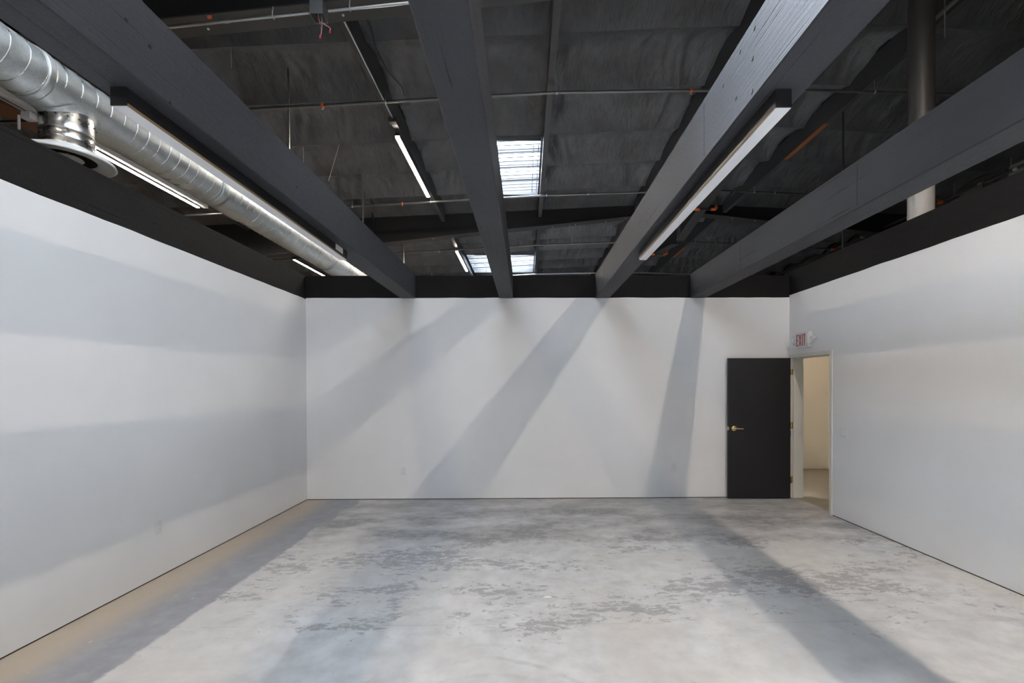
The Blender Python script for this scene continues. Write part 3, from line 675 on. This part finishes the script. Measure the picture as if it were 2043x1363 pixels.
obj('test_panel', MB().bbox(3.794, 3.800, 6.250, 6.284, 2.215, 2.36, .002), M_white, ex)
for (yc, sg) in ((6.63, 1), (6.17, -1)):
    hh = MB().tube([(3.83, 6.40+sg*.14, 2.20), (3.82, yc-sg*.03, 2.215), (3.81, yc, 2.24)], .010, 8)
    hh.tube([(3.835, yc, 2.225), (3.79, yc, 2.325)] if sg > 0 else [(3.85, yc, 2.28),(3.79, yc, 2.275)], [.016,.030] if sg > 0 else [.020,.030], 18)
    obj('lamp_head', hh, M_plast, ex)
sw = thing('light_switch', 'white double light switch on the right wall beside the doorway', 'light switch', (XR, 5.62, 1.07))
obj('plate', MB().bbox(XR-.007, XR-.001, 5.562, 5.678, 1.013, 1.128, .002), M_plast, sw)
for yc in (5.597, 5.643):
    obj('rocker', MB().bbox(XR-.012, XR-.006, yc-.016, yc+.016, 1.037, 1.104, .002), M_white, sw)
def outlet(x, z, label):
    t = thing('wall_outlet', label, 'outlet', (x, YB, z))
    obj('plate', MB().bbox(x-.035, x+.035, YB-.006, YB-.0005, z-.057, z+.057, .002), M_plast, t)
    for dz in (-.02, .02):
        sck = obj('socket', MB().bbox(x-.017, x+.017, YB-.009, YB-.005, z+dz-.014, z+dz+.014, .002), M_white, t)
        obj('slots', MB().box(x-.008,x-.005,YB-.0095,YB-.0085,z+dz-.006,z+dz+.006).box(x+.005,x+.008,YB-.0095,YB-.0085,z+dz-.006,z+dz+.006), M_slot, sck)
    return t
o1 = outlet(-1.79, .415, 'white wall outlet low on the left part of the end wall')
o2 = dup(o1, (2.16, YB, .45), 'white wall outlet low on the end wall, left of the black door')
o3 = dup(o1, (XL, 4.06, .44), 'white wall outlet low on the left wall'); o3.rotation_euler = (0, 0, PI/2)

# small white chip on the floor
cp = MB(); ang = [0,.8,1.5,2.4,3.2,4.1,5.0,5.7]; rr = [.030,.022,.018,.020,.032,.016,.014,.022]
b0 = [(.16+rr[k]*math.cos(a)*1.15, 3.62+rr[k]*math.sin(a)*.9, .0005) for k, a in enumerate(ang)]
cp.add(b0 + [(x,y,.004) for x,y,z in b0], [list(range(8))[::-1], list(range(8,16))] + [(k,(k+1)%8,8+(k+1)%8,8+k) for k in range(8)])
tag(obj('paint_chip', cp, M_white, origin=(.16,3.62,0)), 'small white chip lying on the middle of the floor', 'debris')

# ------------------------------------------------------------------ daylight
sun = bpy.data.lights.new('sun', 'SUN'); sun.energy = 135.; sun.angle = math.radians(24); sun.color = (.84,.92,1.)
so = bpy.data.objects.new('sun', sun); C.objects.link(so); so.location = (0,0,12)
so.rotation_euler = Vector((.42,-.38,-1)).to_track_quat('-Z','Y').to_euler()
# ------------------------------------------------------------------ world, camera
w = bpy.data.worlds.new('sky'); bpy.context.scene.world = w; w.use_nodes = True
w.node_tree.nodes['Background'].inputs['Color'].default_value = (.62,.78,1,1); w.node_tree.nodes['Background'].inputs['Strength'].default_value = 1.
cam = bpy.data.cameras.new('camera'); co_ = bpy.data.objects.new('camera', cam); C.objects.link(co_)
cam.sensor_fit = 'HORIZONTAL'; cam.sensor_width = 36; cam.lens = 930*36/2043; cam.clip_start = .05; cam.clip_end = 100
YAW, PIT, ROL = math.radians(-.6), math.radians(.45), math.radians(-.19)
co_.matrix_world = Matrix.Translation((0,0,EYE)) @ Matrix.Rotation(YAW,4,'Z') @ Matrix.Rotation(PI/2-PIT,4,'X') @ Matrix.Rotation(ROL,4,'Z')
PPX, PPY = 1050+930*math.tan(-YAW), 770+930*math.tan(PIT)
cam.shift_x = -(PPX-1021.5)/2043; cam.shift_y = (PPY-681.5)/2043
sc_ = bpy.context.scene; sc_.camera = co_
vs = sc_.view_settings; vs.view_transform = 'Standard'; vs.look = 'None'; vs.gamma = 1; vs.use_curve_mapping = False; vs.exposure = 0.74
